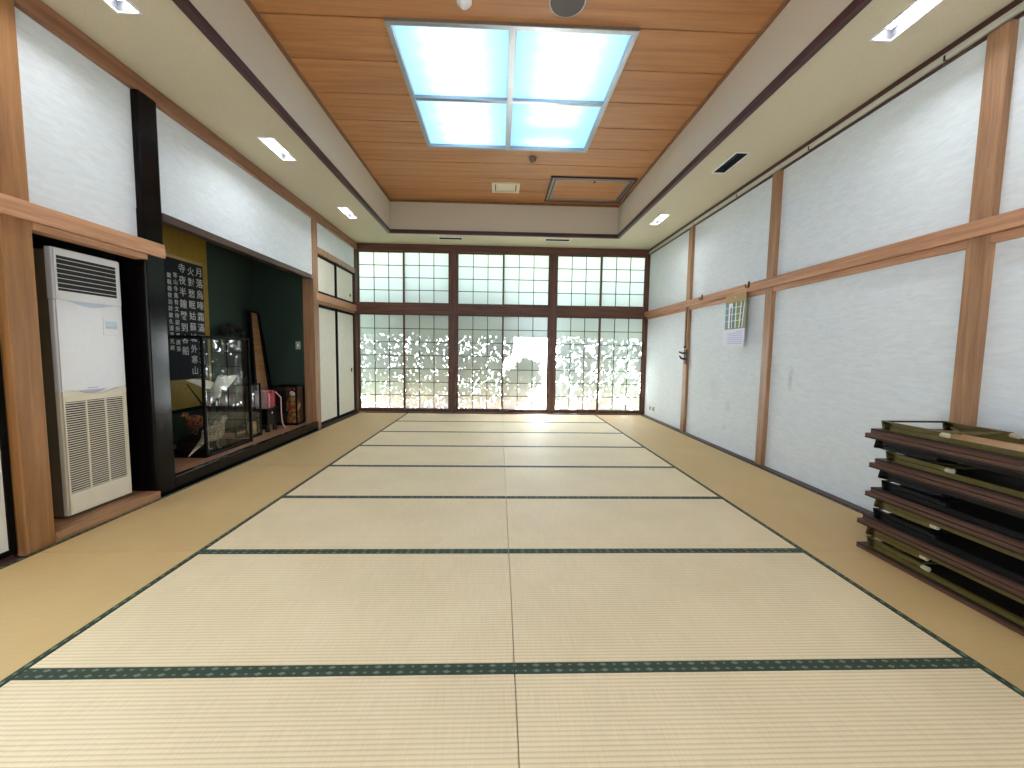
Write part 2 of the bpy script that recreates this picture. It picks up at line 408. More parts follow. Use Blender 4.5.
# ------------------------------------------------------------------ right wall
struct('wall_right', MB().box(XR, XR + .1, -1.3, 8.1, -.05, 3.3), 'plaster')
for n, (y0, y1) in enumerate(((2.338, 2.457), (4.228, 4.34), (6.10, 6.215), (.45, .57))):
    struct('trim_%d' % (n + 1), MB().box(2.808, XR + .02, y0, y1, -.02, 3.128), 'post', bevel=.004)
struct('trim_5', MB().box(2.80, XR + .02, 7.9, 8.02, -.02, 3.2), 'back_z', bevel=.003)
struct('trim_6', MB().box(2.785, XR + .02, -1.3, 7.95, 1.938, 2.035), 'beam_y', bevel=.004)       # rail across the posts
struct('trim_7', MB().box(2.815, XR + .02, -1.3, 7.9, 1.888, 1.937), 'beam_y', bevel=.003)
struct('trim_8', MB().box(2.835, XR + .02, -1.3, 8.0, 3.129, 3.148), 'lintel')
struct('trim_9', MB().box(2.83, XR + .02, -1.3, 8.0, 3.194, 3.245), 'dark_y')
rl = thing('picture_rail', 'pale metal picture rail running under the ceiling above the calendar wall', 'rail', (2.81, 3.4, 3.145))
obj('rail_channel', MB().box(2.815, XR, -1.3, 7.9, 3.1485, 3.177), 'aludull', rl, .004)
obj('rail_lip', MB().box(2.820, XR, -1.3, 7.9, 3.181, 3.1935), 'aludull', rl, .002)
for y in (2.69, 3.85, 5.0, 6.1):
    obj('rail_joint', MB().box(2.813, 2.83, y, y + .012, 3.147, 3.178), 'metaldark', rl)

struct('wall_front', MB().box(-3.5, 3.0, -1.45, -1.35, -.1, 4.0), 'plaster')

# ------------------------------------------------------------------ left wall
w = MB()
w.box(XL - .1, XL, -1.3, 3.24, 1.99, 3.3)                         # above the air conditioner and the near doors
w.box(XL - .1, XL, 3.2405, 6.2, 2.255, 3.3)                         # above the alcove
w.box(XL - .1, XL, 6.2005, 8.1, 2.74, 3.3)
struct('wall_left', w, 'plaster')
struct('trim_10', MB().box(XL - .02, -2.795, 2.345, 2.493, -.02, 3.14), 'post_left', bevel=.006)      # broad post left of the air conditioner
struct('trim_11', MB().box(XL - .05, -2.765, -1.3, 3.402, 1.918, 2.022), 'beam_left', bevel=.004)
struct('trim_12', MB().box(XL - .04, -2.79, 2.494, 3.262, 1.876, 1.917), 'beam_left', bevel=.003)
struct('trim_13', MB().box(-3.02, -2.795, 3.245, 3.428, -.02, 3.14), 'lacquer', bevel=.012)              # black lacquered alcove post
struct('trim_14', MB().box(XL - .05, -2.79, 3.429, 6.02, 2.222, 2.286), 'lintel', bevel=.006)
struct('trim_15', MB().box(-2.99, XL + .015, 6.14, 6.30, -.02, 3.14), 'post', bevel=.004)
struct('trim_16', MB().box(XL - .02, XL + .045, -1.3, 8.0, 3.118, 3.236), 'trim_y', bevel=.005)
struct('trim_17', MB().box(XL - .05, XL + .02, 7.88, 8.02, -.02, 3.14), 'back_z', bevel=.003)
struct('trim_18', MB().box(XL - .04, XL + .015, 6.301, 7.879, 2.665, 2.755), 'post', bevel=.003)
struct('trim_19', MB().box(XL - .04, XL + .025, 6.21, 7.92, 1.955, 2.065), 'beam_left', bevel=.004)
struct('trim_20', MB().box(XL - .04, XL + .012, 6.301, 7.879, 1.905, 1.954), 'post', bevel=.003)
struct('trim_21', MB().box(XL - .08, XL + .045, 6.301, 7.95, -.05, .012), 'dark_y')

def fusuma(name, x, y0, y1, z0, z1, fr, grip=None):
    r = sroot(name, (x, (y0 + y1) / 2, z0))
    obj('door_panel', MB().box(x - .03, x - .008, y0 + fr, y1 - fr, z0 + fr, z1 - fr), 'fusuma', r)
    f = MB()
    f.box(x - .034, x, y0, y0 + fr, z0, z1); f.box(x - .034, x, y1 - fr, y1, z0, z1)
    f.box(x - .034, x, y0 + fr, y1 - fr, z0, z0 + fr); f.box(x - .034, x, y0 + fr, y1 - fr, z1 - fr, z1)
    obj('door_frame', f, 'blackframe', r, .002)
    if grip:
        gy, gz, gh = grip
        obj('finger_pull', MB().box(x - .012, x + .002, gy - .018, gy + .018, gz - gh / 2, gz + gh / 2), 'metaldark', r, .004)
    return r
fusuma('door_1', XL - .02, 6.33, 7.06, .014, 1.903, .046)
fusuma('door_2', XL + .012 - .02, 7.03, 7.86, .014, 1.903, .046, (7.70, .834, .075))
fusuma('door_3', XL - .02, 6.33, 7.06, 2.067, 2.664, .042)
fusuma('door_4', XL + .012 - .02, 7.03, 7.86, 2.067, 2.664, .042, (7.69, 2.22, .05))
fusuma('door_5', XL - .005, 1.30, 2.338, .005, 1.917, .034)
struct('wall_5', MB().box(XL - .25, XL - .06, 6.3, 8.1, -.05, 3.2), 'niche')

# air conditioner recess and alcove shell
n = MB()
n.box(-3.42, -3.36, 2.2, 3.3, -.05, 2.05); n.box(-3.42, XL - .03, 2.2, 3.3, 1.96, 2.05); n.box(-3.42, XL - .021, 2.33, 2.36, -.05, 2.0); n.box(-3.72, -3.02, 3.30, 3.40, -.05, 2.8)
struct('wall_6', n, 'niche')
struct('trim_22', MB().box(-3.36, -2.775, 2.494, 3.244, -.05, .055), 'step', bevel=.004)
g = MB(); g.box(-3.78, -3.70, 3.3, 6.25, -.05, 2.85); g.box(-3.72, -2.992, 6.10, 6.2, -.05, 2.80)
struct('wall_7', g, 'green')
struct('ceiling_2', MB().box(-3.78, XL - .04, 3.3, 6.2, 2.8, 2.88), 'niche')
struct('floor_2', MB().box(-3.70, -2.862, 3.40, 6.10, -.05, .115), 'tokofloor')
struct('trim_23', MB().box(-2.861, -2.80, 3.429, 6.139, -.05, .117), 'lacquer', bevel=.005)

# ------------------------------------------------------------------ paper window wall
struct('trim_24', MB().box(XL, XR, 7.93, 8.08, 3.11, 3.25), 'back_x', bevel=.004)
struct('trim_25', MB().box(XL, XR, 7.925, 8.08, 1.935, 2.105), 'back_x', bevel=.005)
struct('trim_26', MB().box(XL, XR, 7.818, 8.08, -.05, .012), 'back_x', bevel=.003)
struct('trim_27', MB().box(XL, XR, 7.91, 8.0, 1.93, 1.955), 'back_x', bevel=.002)
for i, x in enumerate((-.97, .97)):
    struct('trim_%d' % (28 + i), MB().box(x - .06, x + .06, 7.915, 8.08, .012, 3.12), 'back_z', bevel=.004)
def shoji(name, x0, x1, z0, z1, y, rows, bot, top, st=.034):
    r = sroot(name, ((x0 + x1) / 2, y, z0))
    f = MB()
    f.box(x0, x0 + st, y - .03, y, z0, z1); f.box(x1 - st, x1, y - .03, y, z0, z1)
    f.box(x0 + st, x1 - st, y - .03, y, z0, z0 + bot); f.box(x0 + st, x1 - st, y - .03, y, z1 - top, z1)
    obj('window_frame', f, 'back_z', r, .002)
    a, b, c, d = x0 + st, x1 - st, z0 + bot, z1 - top
    k = MB(); t = .0058
    for i in (1, 2): xx = a + (b - a) * i / 3; k.box(xx - t, xx + t, y - .022, y - .004, c, d)
    for i in range(1, rows): zz = c + (d - c) * i / rows; k.box(a, b, y - .0215, y - .0045, zz - t, zz + t)
    obj('lattice', k, 'lattice', r)
    p = MB(); vs = [p.bm.verts.new(q) for q in ((a - .01, y - .003, c - .01), (b + .01, y - .003, c - .01), (b + .01, y - .003, d + .01), (a - .01, y - .003, d + .01))]
    p.bm.faces.new(vs)
    obj('paper', p, 'paper', r)
nn = 1
for (xa, xb) in ((-2.815, -1.03), (-.91, .91), (1.03, 2.80)):
    xm = (xa + xb) / 2
    for (q0, q1, yy) in ((xa, xm + .018, 8.005), (xm - .018, xb, 7.97)):
        shoji('window_%d' % nn, q0, q1, .013, 1.933, yy, 7, .062, .034); nn += 1
        shoji('window_%d' % nn, q0, q1, 2.107, 3.109, yy, 4, .032, .024); nn += 1

# ------------------------------------------------------------------ ceilings
CX0, CX1, CY0, CY1 = -1.958, 1.972, -.5, 7.12
LIGHTS = [(-2.43, -2.275, 2.22, 2.71), (-2.43, -2.275, 4.13, 4.60), (-2.41, -2.275, 6.01, 6.48), (2.28, 2.43, 2.22, 2.68), (2.28, 2.43, 4.13, 4.60),
          (2.26, 2.40, 5.96, 6.42), (-1.19, -.75, 7.40, 7.55), (.73, 1.19, 7.34, 7.49)]
def plate_with_holes(m, x0, x1, y0, y1, z0, z1, holes):
    hs = [h for h in holes if h[0] > x0 and h[1] < x1 and h[2] > y0 and h[3] < y1]
    xs = sorted({x0, x1} | {v for h in hs for v in h[:2]}); ys = sorted({y0, y1} | {v for h in hs for v in h[2:]})
    for xa, xb in zip(xs, xs[1:]):
        for ya, yb in zip(ys, ys[1:]):
            cx, cy = (xa + xb) / 2, (ya + yb) / 2
            if any(h[0] < cx < h[1] and h[2] < cy < h[3] for h in hs): continue
            v = [m.bm.verts.new((x, y, z0)) for x, y in ((xa, ya), (xb, ya), (xb, yb), (xa, yb))]
            m.bm.faces.new(v)
    return m
s = MB()
holes = [(h[0] + .008, h[1] - .008, h[2] + .008, h[3] - .008) for h in LIGHTS]
plate_with_holes(s, -3.0, CX0, -1.4, 8.1, ZS, 0, holes); plate_with_holes(s, CX1, 3.0, -1.4, 8.1, ZS, 0, holes)
plate_with_holes(s, CX0, CX1, CY1, 8.1, ZS, 0, holes); plate_with_holes(s, CX0, CX1, -1.4, CY0, ZS, 0, holes)
s.box(-3.0, CX0 - .08, -1.4, 8.1, ZS + .13, ZS + .19); s.box(CX1 + .08, 3.0, -1.4, 8.1, ZS + .13, ZS + .19)
s.box(CX0 - .08, CX1 + .08, CY1 + .08, 8.1, ZS + .13, ZS + .19); s.box(CX0 - .08, CX1 + .08, -1.4, CY0 - .08, ZS + .13, ZS + .19)
struct('ceiling', s, 'soffit')
c = MB()
c.box(CX0 - .08, CX0, CY0, CY1, ZS + .02, ZC + .1); c.box(CX1, CX1 + .08, CY0, CY1, ZS + .02, ZC + .1)
c.box(CX0 - .08, CX1 + .08, CY1, CY1 + .08, ZS + .02, ZC + .1); c.box(CX0 - .08, CX1 + .08, CY0 - .08, CY0, ZS + .02, ZC + .1)
struct('wall_8', c, 'coffer')
struct('trim_30', MB().box(CX0 - .038, CX0 + .012, CY0, CY1, ZS - .03, ZS + .035), 'dark_y', bevel=.006)
struct('trim_31', MB().box(CX1 - .012, CX1 + .038, CY0, CY1, ZS - .03, ZS + .035), 'dark_y', bevel=.006)
struct('trim_32', MB().box(CX0 - .038, CX1 + .038, CY1 - .012, CY1 + .04, ZS - .03, ZS + .035), 'dark_x', bevel=.006)
for i, (a0, a1, b0, b1) in enumerate(((CX0, CX0 + .02, CY0, CY1), (CX1 - .02, CX1, CY0, CY1), (CX0, CX1, CY1 - .02, CY1))):
    struct('trim_%d' % (33 + i), MB().box(a0, a1, b0, b1, ZC - .03, ZC + .02), 'trim_y')
SKX0, SKX1, SKY0, SKY1 = -.990, 1.004, 3.332, 5.265
HX0, HX1, HY0, HY1 = .655, 1.925, 6.02, 6.955
pl = MB()
k = -8
while True:
    y0 = 3.353 + .4677 * k; y1 = y0 + .4677 - .015; k += 1
    if y1 < CY0: continue
    if y0 > CY1: break
    y1 = min(y1, CY1); y0 = max(y0, CY0)
    cuts = [(CX0, CX1)]
    def sub(segs, a, b):
        o = []
        for p, q in segs:
            if b <= p or a >= q: o.append((p, q)); continue
            if p < a: o.append((p, a))
            if b < q: o.append((b, q))
        return o
    ys = sorted({y0, y1} | {v for v in (SKY0, SKY1) if y0 < v < y1})
    for ya, yb in zip(ys, ys[1:]):
        seg = [(CX0, CX1)]
        if ya >= SKY0 - 1e-6 and yb <= SKY1 + 1e-6: seg = sub(seg, SKX0, SKX1)
        for p, q in seg: pl.box(p, q, ya, yb, ZC, ZC + .03)
struct('ceiling_3', pl, 'plank')
gb = MB()
for a in ((CX0, SKX0, CY0, CY1), (SKX1, CX1, CY0, CY1), (SKX0, SKX1, CY0, SKY0), (SKX0, SKX1, SKY1, CY1)):
    gb.box(a[0], a[1], a[2], a[3], ZC + .012, ZC + .07)
struct('ceiling_4', gb, 'groove')

# ------------------------------------------------------------------ ceiling fittings
sk = thing('ceiling_light_panel', 'large square ceiling light of four glowing bluish panels in a metal frame', 'ceiling light', ((SKX0 + SKX1) / 2, (SKY0 + SKY1) / 2, ZC))
mx_, my_ = (SKX0 + SKX1) / 2, (SKY0 + SKY1) / 2
f = MB(); e = .045
f.box(SKX0, SKX1, SKY0, SKY0 + e, ZC - .028, ZC + .04); f.box(SKX0, SKX1, SKY1 - e, SKY1, ZC - .028, ZC + .04)
f.box(SKX0, SKX0 + e, SKY0 + e, SKY1 - e, ZC - .028, ZC + .04); f.box(SKX1 - e, SKX1, SKY0 + e, SKY1 - e, ZC - .028, ZC + .04)
obj('light_frame', f, 'alu', sk, .003)
obj('cross_bar', MB().box(mx_ - .03, mx_ + .03, SKY0 + e, SKY1 - e, ZC - .026, ZC + .04).box(SKX0 + e, SKX1 - e, my_ - .025, my_ + .025, ZC - .024, ZC + .04), 'alu', sk, .002)
h = MB()
h.box(SKX0, SKX1, SKY0, SKY1, ZC + .25, ZC + .28)
for a in ((SKX0, SKX0 + .01, SKY0, SKY1), (SKX1 - .01, SKX1, SKY0, SKY1), (SKX0, SKX1, SKY0, SKY0 + .01), (SKX0, SKX1, SKY1 - .01, SKY1)):
    h.box(*a, ZC + .04, ZC + .25)
h.box(mx_ - .005, mx_ + .005, SKY0, SKY1, ZC + .04, ZC + .25); h.box(SKX0, SKX1, my_ - .005, my_ + .005, ZC + .04, ZC + .25)
obj('lamp_housing', h, 'boxwhite', sk)
for ix, (xa, xb) in enumerate(((SKX0 + e, mx_ - .03), (mx_ + .03, SKX1 - e))):
    for iy, (ya, yb) in enumerate(((SKY0 + e, my_ - .025), (my_ + .025, SKY1 - e))):
        d = MB(); d.bm.faces.new([d.bm.verts.new(q) for q in ((xa, ya, ZC + .004), (xb, ya, ZC + .004), (xb, yb, ZC + .004), (xa, yb, ZC + .004))])
        dd = obj('diffuser', d, 'diffuser', sk)
        for j in range(4):
            yy = ya + (yb - ya) * (j + .5) / 4
            off = (ix == 1 and iy == 1 and j == 2)
            obj('fluorescent_tube', MB().cyl((xa + .20, yy, ZC + .085), (xb - .20, yy, ZC + .085), .014, 8), 'tube_off' if off else 'tube', dd)

def downlight(x0, x1, y0, y1, lit, label):
    t = thing('downlight', label, 'downlight', ((x0 + x1) / 2, (y0 + y1) / 2, ZS), 'recessed downlights around the raised ceiling')
    f = MB(); e = .014
    f.box(x0, x1, y0, y0 + e, ZS - .006, ZS); f.box(x0, x1, y1 - e, y1, ZS - .006, ZS)
    f.box(x0, x0 + e, y0 + e, y1 - e, ZS - .006, ZS); f.box(x1 - e, x1, y0 + e, y1 - e, ZS - .006, ZS)
    obj('light_rim', f, 'white', t, .001)
    q = MB(); e2 = .010
    for a in ((x0 + e2 - .004, x0 + e2, y0 + e2, y1 - e2), (x1 - e2, x1 - e2 + .004, y0 + e2, y1 - e2), (x0 + e2, x1 - e2, y0 + e2 - .004, y0 + e2), (x0 + e2, x1 - e2, y1 - e2, y1 - e2 + .004)):
        q.box(*a, ZS - .002, ZS + .085)
    q.box(x0 + e2, x1 - e2, y0 + e2, y1 - e2, ZS + .081, ZS + .085)
    obj('reflector', q, 'reflector', t)
    obj('lamp_glass', MB().box(x0 + e2 + .022, x1 - e2 - .022, y0 + e2 + .022, y1 - e2 - .022, ZS + .05, ZS + .062), 'spot' if lit else 'spotoff', t, .002)
downlight(-2.43, -2.275, 2.22, 2.71, True, 'lit downlight nearest the camera above the air conditioner')
downlight(-2.43, -2.275, 4.13, 4.60, True, 'lit downlight above the alcove, with glass case below')
downlight(-2.41, -2.275, 6.01, 6.48, True, 'lit downlight above the wall end where sliding cupboard doors begin')
downlight(2.28, 2.43, 2.22, 2.68, True, 'lit downlight above the stack of folded tables')
downlight(2.28, 2.43, 4.13, 4.60, False, 'unlit downlight above the calendar side wall, second from the camera')
downlight(2.26, 2.40, 5.96, 6.42, True, 'lit downlight above the post with the dark wall bracket')
downlight(-1.19, -.75, 7.40, 7.55, False, 'unlit downlight above the paper windows, over the left window post')
downlight(.73, 1.19, 7.34, 7.49, False, 'unlit downlight above the paper windows, over the right window post')

t = thing('smoke_detector', 'small white domed smoke detector between the big light panel and the camera', 'smoke detector', (-.356, 3.155, ZC))
obj('detector_base', MB().cyl((-.356, 3.155, ZC), (-.356, 3.155, ZC - .02), .055, 24), 'white', t, .004, True)
obj('detector_dome', MB().ball((-.356, 3.155, ZC - .02), (.042, .042, .035)), 'white', t, smooth=True)
t = thing('ceiling_speaker', 'round grey ceiling speaker beside the smoke detector', 'speaker', (.395, 3.12, ZC))
obj('speaker_rim', MB().cyl((.395, 3.12, ZC), (.395, 3.12, ZC - .012), .135, 32), 'greyplastic', t, .003, True)
obj('speaker_grille', MB().loft([(.395, 3.12, ZC - .012), (.395, 3.12, ZC - .02)], [.125, .12], 32), 'speaker', t, smooth=True)
t = thing('ceiling_sensor', 'small brownish ball sensor between the big light panel and the ceiling vent', 'sensor', (.345, 5.50, ZC))
obj('sensor_base', MB().cyl((.345, 5.50, ZC), (.345, 5.50, ZC - .015), .06, 24), 'brownball', t, .004, True)
obj('sensor_ball', MB().ball((.345, 5.50, ZC - .025), (.045, .045, .04)), 'brownball', t, smooth=True)
t = thing('ceiling_vent', 'small square cream ceiling vent beside the access hatch', 'vent', (0, 6.465, ZC))
f = MB(); x0, x1, y0, y1, e = -.212, .217, 6.28, 6.65, .05
f.box(x0, x1, y0, y0 + e, ZC - .02, ZC); f.box(x0, x1, y1 - e, y1, ZC - .02, ZC); f.box(x0, x0 + e, y0 + e, y1 - e, ZC - .02, ZC); f.box(x1 - e, x1, y0 + e, y1 - e, ZC - .02, ZC)
obj('vent_frame', f, 'beigeplastic', t, .004)
obj('vent_gap', MB().box(x0 + e, x1 - e, y0 + e, y1 - e, ZC - .006, ZC - .001), 'slotdark', t)
obj('vent_plate', MB().box(x0 + e + .014, x1 - e - .014, y0 + e + .014, y1 - e - .014, ZC - .012, ZC - .006), 'beigeplastic', t, .002)
t = thing('ceiling_hatch', 'rectangular ceiling access hatch with metal frame and plank lid', 'hatch', ((HX0 + HX1) / 2, (HY0 + HY1) / 2, ZC))
def ring(x0, x1, y0, y1, e, z0, z1):
    return MB().box(x0, x1, y0, y0 + e, z0, z1).box(x0, x1, y1 - e, y1, z0, z1).box(x0, x0 + e, y0 + e, y1 - e, z0, z1).box(x1 - e, x1, y0 + e, y1 - e, z0, z1)
obj('hatch_edge', ring(HX0, HX1, HY0, HY1, .03, ZC - .02, ZC), 'dark_x', t, .002)
obj('hatch_frame', ring(HX0 + .03, HX1 - .03, HY0 + .03, HY1 - .03, .075, ZC - .016, ZC), 'alu', t, .003)
obj('frame_groove', ring(HX0 + .062, HX1 - .062, HY0 + .062, HY1 - .062, .012, ZC - .0172, ZC - .012), 'slotdark', t)
obj('hatch_lid', MB().box(HX0 + .106, HX1 - .106, HY0 + .106, HY1 - .106, ZC - .012, ZC - .001), 'plank', t, .001)
obj('hatch_latch', MB().cyl((1.32, HY0 + .14, ZC - .012), (1.32, HY0 + .14, ZC - .02), .018, 12), 'metaldark', t)

# ------------------------------------------------------------------ air conditioner
AX, AY0, AY1 = -2.90, 2.688, 3.145
ac = thing('air_conditioner', 'tall white and cream floor-standing air conditioner in the recess between the posts', 'air conditioner', (-3.05, 2.9, .055))
def rrect(x0, x1, y0, y1, r, n=5):
    """footprint with rounded front (high x) corners, and slightly rounded back"""
    p = []
    for cx, cyy, a0, rad in ((x1 - r, y1 - r, 0, r), (x0 + .005, y1 - .005, PI / 2, .005), (x0 + .005, y0 + .005, PI, .005), (x1 - r, y0 + r, 1.5 * PI, r)):
        for i in range(n + 1): a = a0 + PI / 2 * i / n; p.append((cx + rad * math.cos(a), cyy + rad * math.sin(a)))
    return p
obj('plinth', MB().prism(rrect(-3.22, AX - .05, AY0 + .02, AY1 - .02, .03), 'z', .055, .09), 'slotdark', ac)
obj('outlet_section', MB().prism(rrect(AX - .050, AX - .006, AY0, AY1, .010), 'z', 1.503, 1.832), 'white', ac, .004, True)
obj('upper_body', MB().prism(rrect(AX - .046, AX - .010, AY0, AY1, .010), 'z', .905, 1.4995), 'white', ac, .002, True)
obj('lower_body', MB().prism(rrect(AX - .046, AX - .013, AY0, AY1, .010), 'z', .076, .903), 'cream', ac, .002, True)
MT['sideshade'] = plain('side_shade_brown', (112, 98, 76), .6)  # brown stands in for the shade on the unit's side
obj('shaded_body', MB().box(-3.26, AX - .046, AY0 + .003, AY1 - .004, .07, 1.815), 'sideshade', ac, .004)
def dip(y0, y1, z, depth, n=24):
    return [(y0 + (y1 - y0) * i / n, z - depth * max(0, math.cos(PI * (i / n - .5) * 1.25)) ** 1.5) for i in range(n + 1)]
# front sheets with the curved joints
fy0, fy1 = AY0 + .006, AY1 - .006
obj('front_panel', MB().prism(dip(fy0, fy1, 1.50, .030) + dip(fy0, fy1, .912, .034)[::-1], 'x', AX - .012, AX - .002), 'white', ac, .0015)
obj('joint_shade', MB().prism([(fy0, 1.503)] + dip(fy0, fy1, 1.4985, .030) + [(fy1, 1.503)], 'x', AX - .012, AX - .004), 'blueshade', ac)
def frame_with_hole(y0, y1, z0, z1, hy0, hy1, hz0, hz1, xa, xb, topc=None):
    m = MB()
    m.box(xa, xb, y0, hy0, z0, z1); m.box(xa, xb, hy1, y1, z0, z1); m.box(xa, xb, hy0, hy1, z0, hz0); m.box(xa, xb, hy0, hy1, hz1, z1)
    return m
gy0, gy1, gz0, gz1 = 2.710, 3.112, 1.560, 1.783
obj('outlet_surround', frame_with_hole(fy0, fy1, 1.504, 1.825, gy0, gy1, gz0, gz1, AX - .006, AX + .002), 'white', ac, .003)
gr = obj('outlet_grille', MB().box(AX - .0062, AX - .004, gy0, gy1, gz0, gz1), 'slotdark', ac)
for i in range(7):
    z = gz0 + (gz1 - gz0) * (i + .6) / 7.3
    obj('louver', MB().bar((AX - .002, gy0, z), (AX - .002, gy1, z), .007, .0030, (0.3, 0, 1)), 'white', gr)
for y in (gy0 + .375,):
    obj('louver_stay', MB().box(AX - .003, AX - .001, y, y + .003, gz0, gz1), 'slotdark', gr)
ly0, ly1, lz0, lz1 = 2.706, 3.112, .222, .834
lp = MB(); m_ = frame_with_hole(fy0, fy1, .08, .868, ly0, ly1, lz0, lz1, AX - .012, AX - .002); 
obj('lower_panel', m_, 'cream', ac, .003)
obj('lower_panel_lip', MB().prism([(fy0, .868), (fy1, .868)] + dip(fy0, fy1, .906, .034)[::-1], 'x', AX - .012, AX - .002), 'cream', ac)
lg = obj('intake_grille', MB().box(AX - .0115, AX - .0105, ly0, ly1, lz0, lz1), 'slotdark', ac)
sl_ = MB()
for i in range(39):
    z = lz0 + (lz1 - lz0) * (i + .5) / 39
    sl_.box(AX - .010, AX - .003, ly0, ly1, z - .0029, z + .0029)
for i in (1, 2):
    y = ly0 + (ly1 - ly0) * i / 3; sl_.box(AX - .0105, AX - .0025, y - .004, y + .004, lz0, lz1)
obj('grille_slats', sl_, 'cream', lg)
cp = obj('control_panel', MB().box(AX - .002, AX + .003, 2.99, 3.112, 1.285, 1.415), 'white', ac, .003)
obj('display', MB().box(AX + .003, AX + .004, 3.003, 3.095, 1.33, 1.385), 'lcd', cp, .002)
obj('button', MB().box(AX + .004, AX + .006, 3.065, 3.08, 1.337, 1.35), 'greyplastic', cp); obj('button', MB().box(AX + .004, AX + .006, 3.01, 3.045, 1.337, 1.346), 'greyplastic', cp)
obj('handle_dip', MB().prism([(2.79, .906)] + [(2.79 + .2 * i / 12, .906 - .026 * math.sin(PI * i / 12)) for i in range(1, 12)] + [(2.99, .906)], 'x', AX - .006, AX + .002), 'greyplastic', ac, .002)
obj('badge', MB().box(AX - .002, AX + .001, 2.86, 2.925, .915, .922), 'greyplastic', ac)

# ------------------------------------------------------------------ hanging scroll in the alcove
XB = -3.698
sc_ = thing('hanging_scroll', 'hanging scroll of white calligraphy on black with gold brocade mount', 'scroll', (XB, 4.75, 2.62))
obj('brocade_mount', MB().box(XB, XB + .006, 4.30, 5.19, .50, 2.60), 'gold', sc_)
obj('ink_panel', MB().box(XB + .006, XB + .009, 4.38, 5.105, .84, 2.19), 'inkblack', sc_)
obj('silk_strip', MB().box(XB + .006, XB + .0095, 4.38, 5.105, 2.19, 2.225), 'tan', sc_)
obj('scroll_rod', MB().cyl((XB + .02, 4.27, .49), (XB + .02, 5.22, .49), .02, 14), 'lacquer', sc_, smooth=True)
obj('hanging_bar', MB().cyl((XB + .012, 4.30, 2.60), (XB + .012, 5.19, 2.60), .01, 10), 'lacquer', sc_, smooth=True)
ROT = Matrix(((0, 0, 1), (1, 0, 0), (0, 1, 0)))      # text x -> room y, text y -> room z, facing +x
cols = [('月落烏啼霜滿天江楓漁', 5.045, 2.155, .112, 1.18), ('火對愁眠姑蘇城外寒山', 4.915, 2.14, .104, 1.24), ('寺夜半鐘聲到客船', 4.783, 2.15, .106, 1.26),
        ('寒山寺舊有文待詔所書唐張', 4.683, 2.035, .062, 1.2), ('繼楓橋夜泊詩歲久漫漶光緒', 4.597, 2.02, .060, 1.2)]
for body, y, z, size, sp in cols:
    writing(body, size, (XB + .0094, y, z - size * .8), ROT, 'inkwhite', sc_, 'calligraphy_column', size * .004, sp)

# ------------------------------------------------------------------ alcove objects
def glass_case(name, label, x0, x1, y0, y1, z0, z1, bar=.018, base=.03, group=None):
    t = thing(name, label, 'display case', ((x0 + x1) / 2, (y0 + y1) / 2, z0), group)
    obj('case_base', MB().box(x0, x1, y0, y1, z0, z0 + base), 'lacquer', t, .003)
    f = MB()
    for x in (x0, x1 - bar):
        for y in (y0, y1 - bar): f.box(x, x + bar, y, y + bar, z0 + base, z1)
    for y in (y0, y1 - bar): f.box(x0 + bar, x1 - bar, y, y + bar, z1 - bar, z1)
    for x in (x0, x1 - bar): f.box(x, x + bar, y0 + bar, y1 - bar, z1 - bar, z1)
    obj('case_frame', f, 'blackframe', t, .002)
    for pts in (((x1 - bar / 2, y0 + bar), (x1 - bar / 2, y1 - bar)), ((x0 + bar, y0 + bar / 2), (x1 - bar, y0 + bar / 2)), ((x0 + bar, y1 - bar / 2), (x1 - bar, y1 - bar / 2))):
        (a, b), (c_, d_) = pts
        q = MB(); q.bm.faces.new([q.bm.verts.new(v) for v in ((a, b, z0 + base), (c_, d_, z0 + base), (c_, d_, z1 - bar), (a, b, z1 - bar))])
        obj('glass_pane', q, 'glass', t)
    return t
FZ = .116
glass_case('glass_case', 'large black-framed glass case holding stuffed birds in the alcove', -3.45, -2.955, 4.02, 4.77, FZ, 1.325, .024)
glass_case('glass_case', 'narrow black-framed glass case between the bird case and the black stand', -3.26, -3.06, 4.915, 5.14, FZ, .775)
bt = thing('wooden_tag', 'small tan wooden block inside the narrow glass case', 'ornament', (-3.12, 5.06, FZ + .03))
obj('block', MB().prism([(5.02, FZ + .03), (5.10, FZ + .03), (5.085, .30), (5.01, .30)], 'x', -3.16, -3.10), 'tan', bt, .003)
obj('block_face', MB().box(-3.0995, -3.097, 5.03, 5.08, FZ + .05, .27), 'ply', bt)

def speckled(name, c1, c2, sc):
    m, N, L, b = newmat(name); tc = N.new('ShaderNodeTexCoord'); v = N.new('ShaderNodeTexVoronoi'); v.inputs['Scale'].default_value = sc
    L.new(tc.outputs['Object'], v.inputs['Vector']); r = N.new('ShaderNodeValToRGB')
    r.color_ramp.elements[0].color = lin(c1); r.color_ramp.elements[1].color = lin(c2); r.color_ramp.elements[0].position = .2; r.color_ramp.elements[1].position = .6
    L.new(v.outputs['Distance'], r.inputs['Fac']); L.new(r.outputs['Color'], b.inputs['Base Color']); b.inputs['Roughness'].default_value = .9
    return m
MT['hen'] = speckled('hen_feathers', (140, 110, 80), (240, 222, 196), 55)
MT['cock'] = speckled('cock_feathers', (66, 32, 20), (150, 92, 62), 45)
MT['whitefeather'] = plain('white_feathers', (236, 234, 228), .9, noise=.05); MT['horn'] = plain('horn', (150, 130, 100), .5)
MT['bark'] = plain('dark_bark', (46, 34, 26), .9, noise=.3, nscale=20, bump=.6)
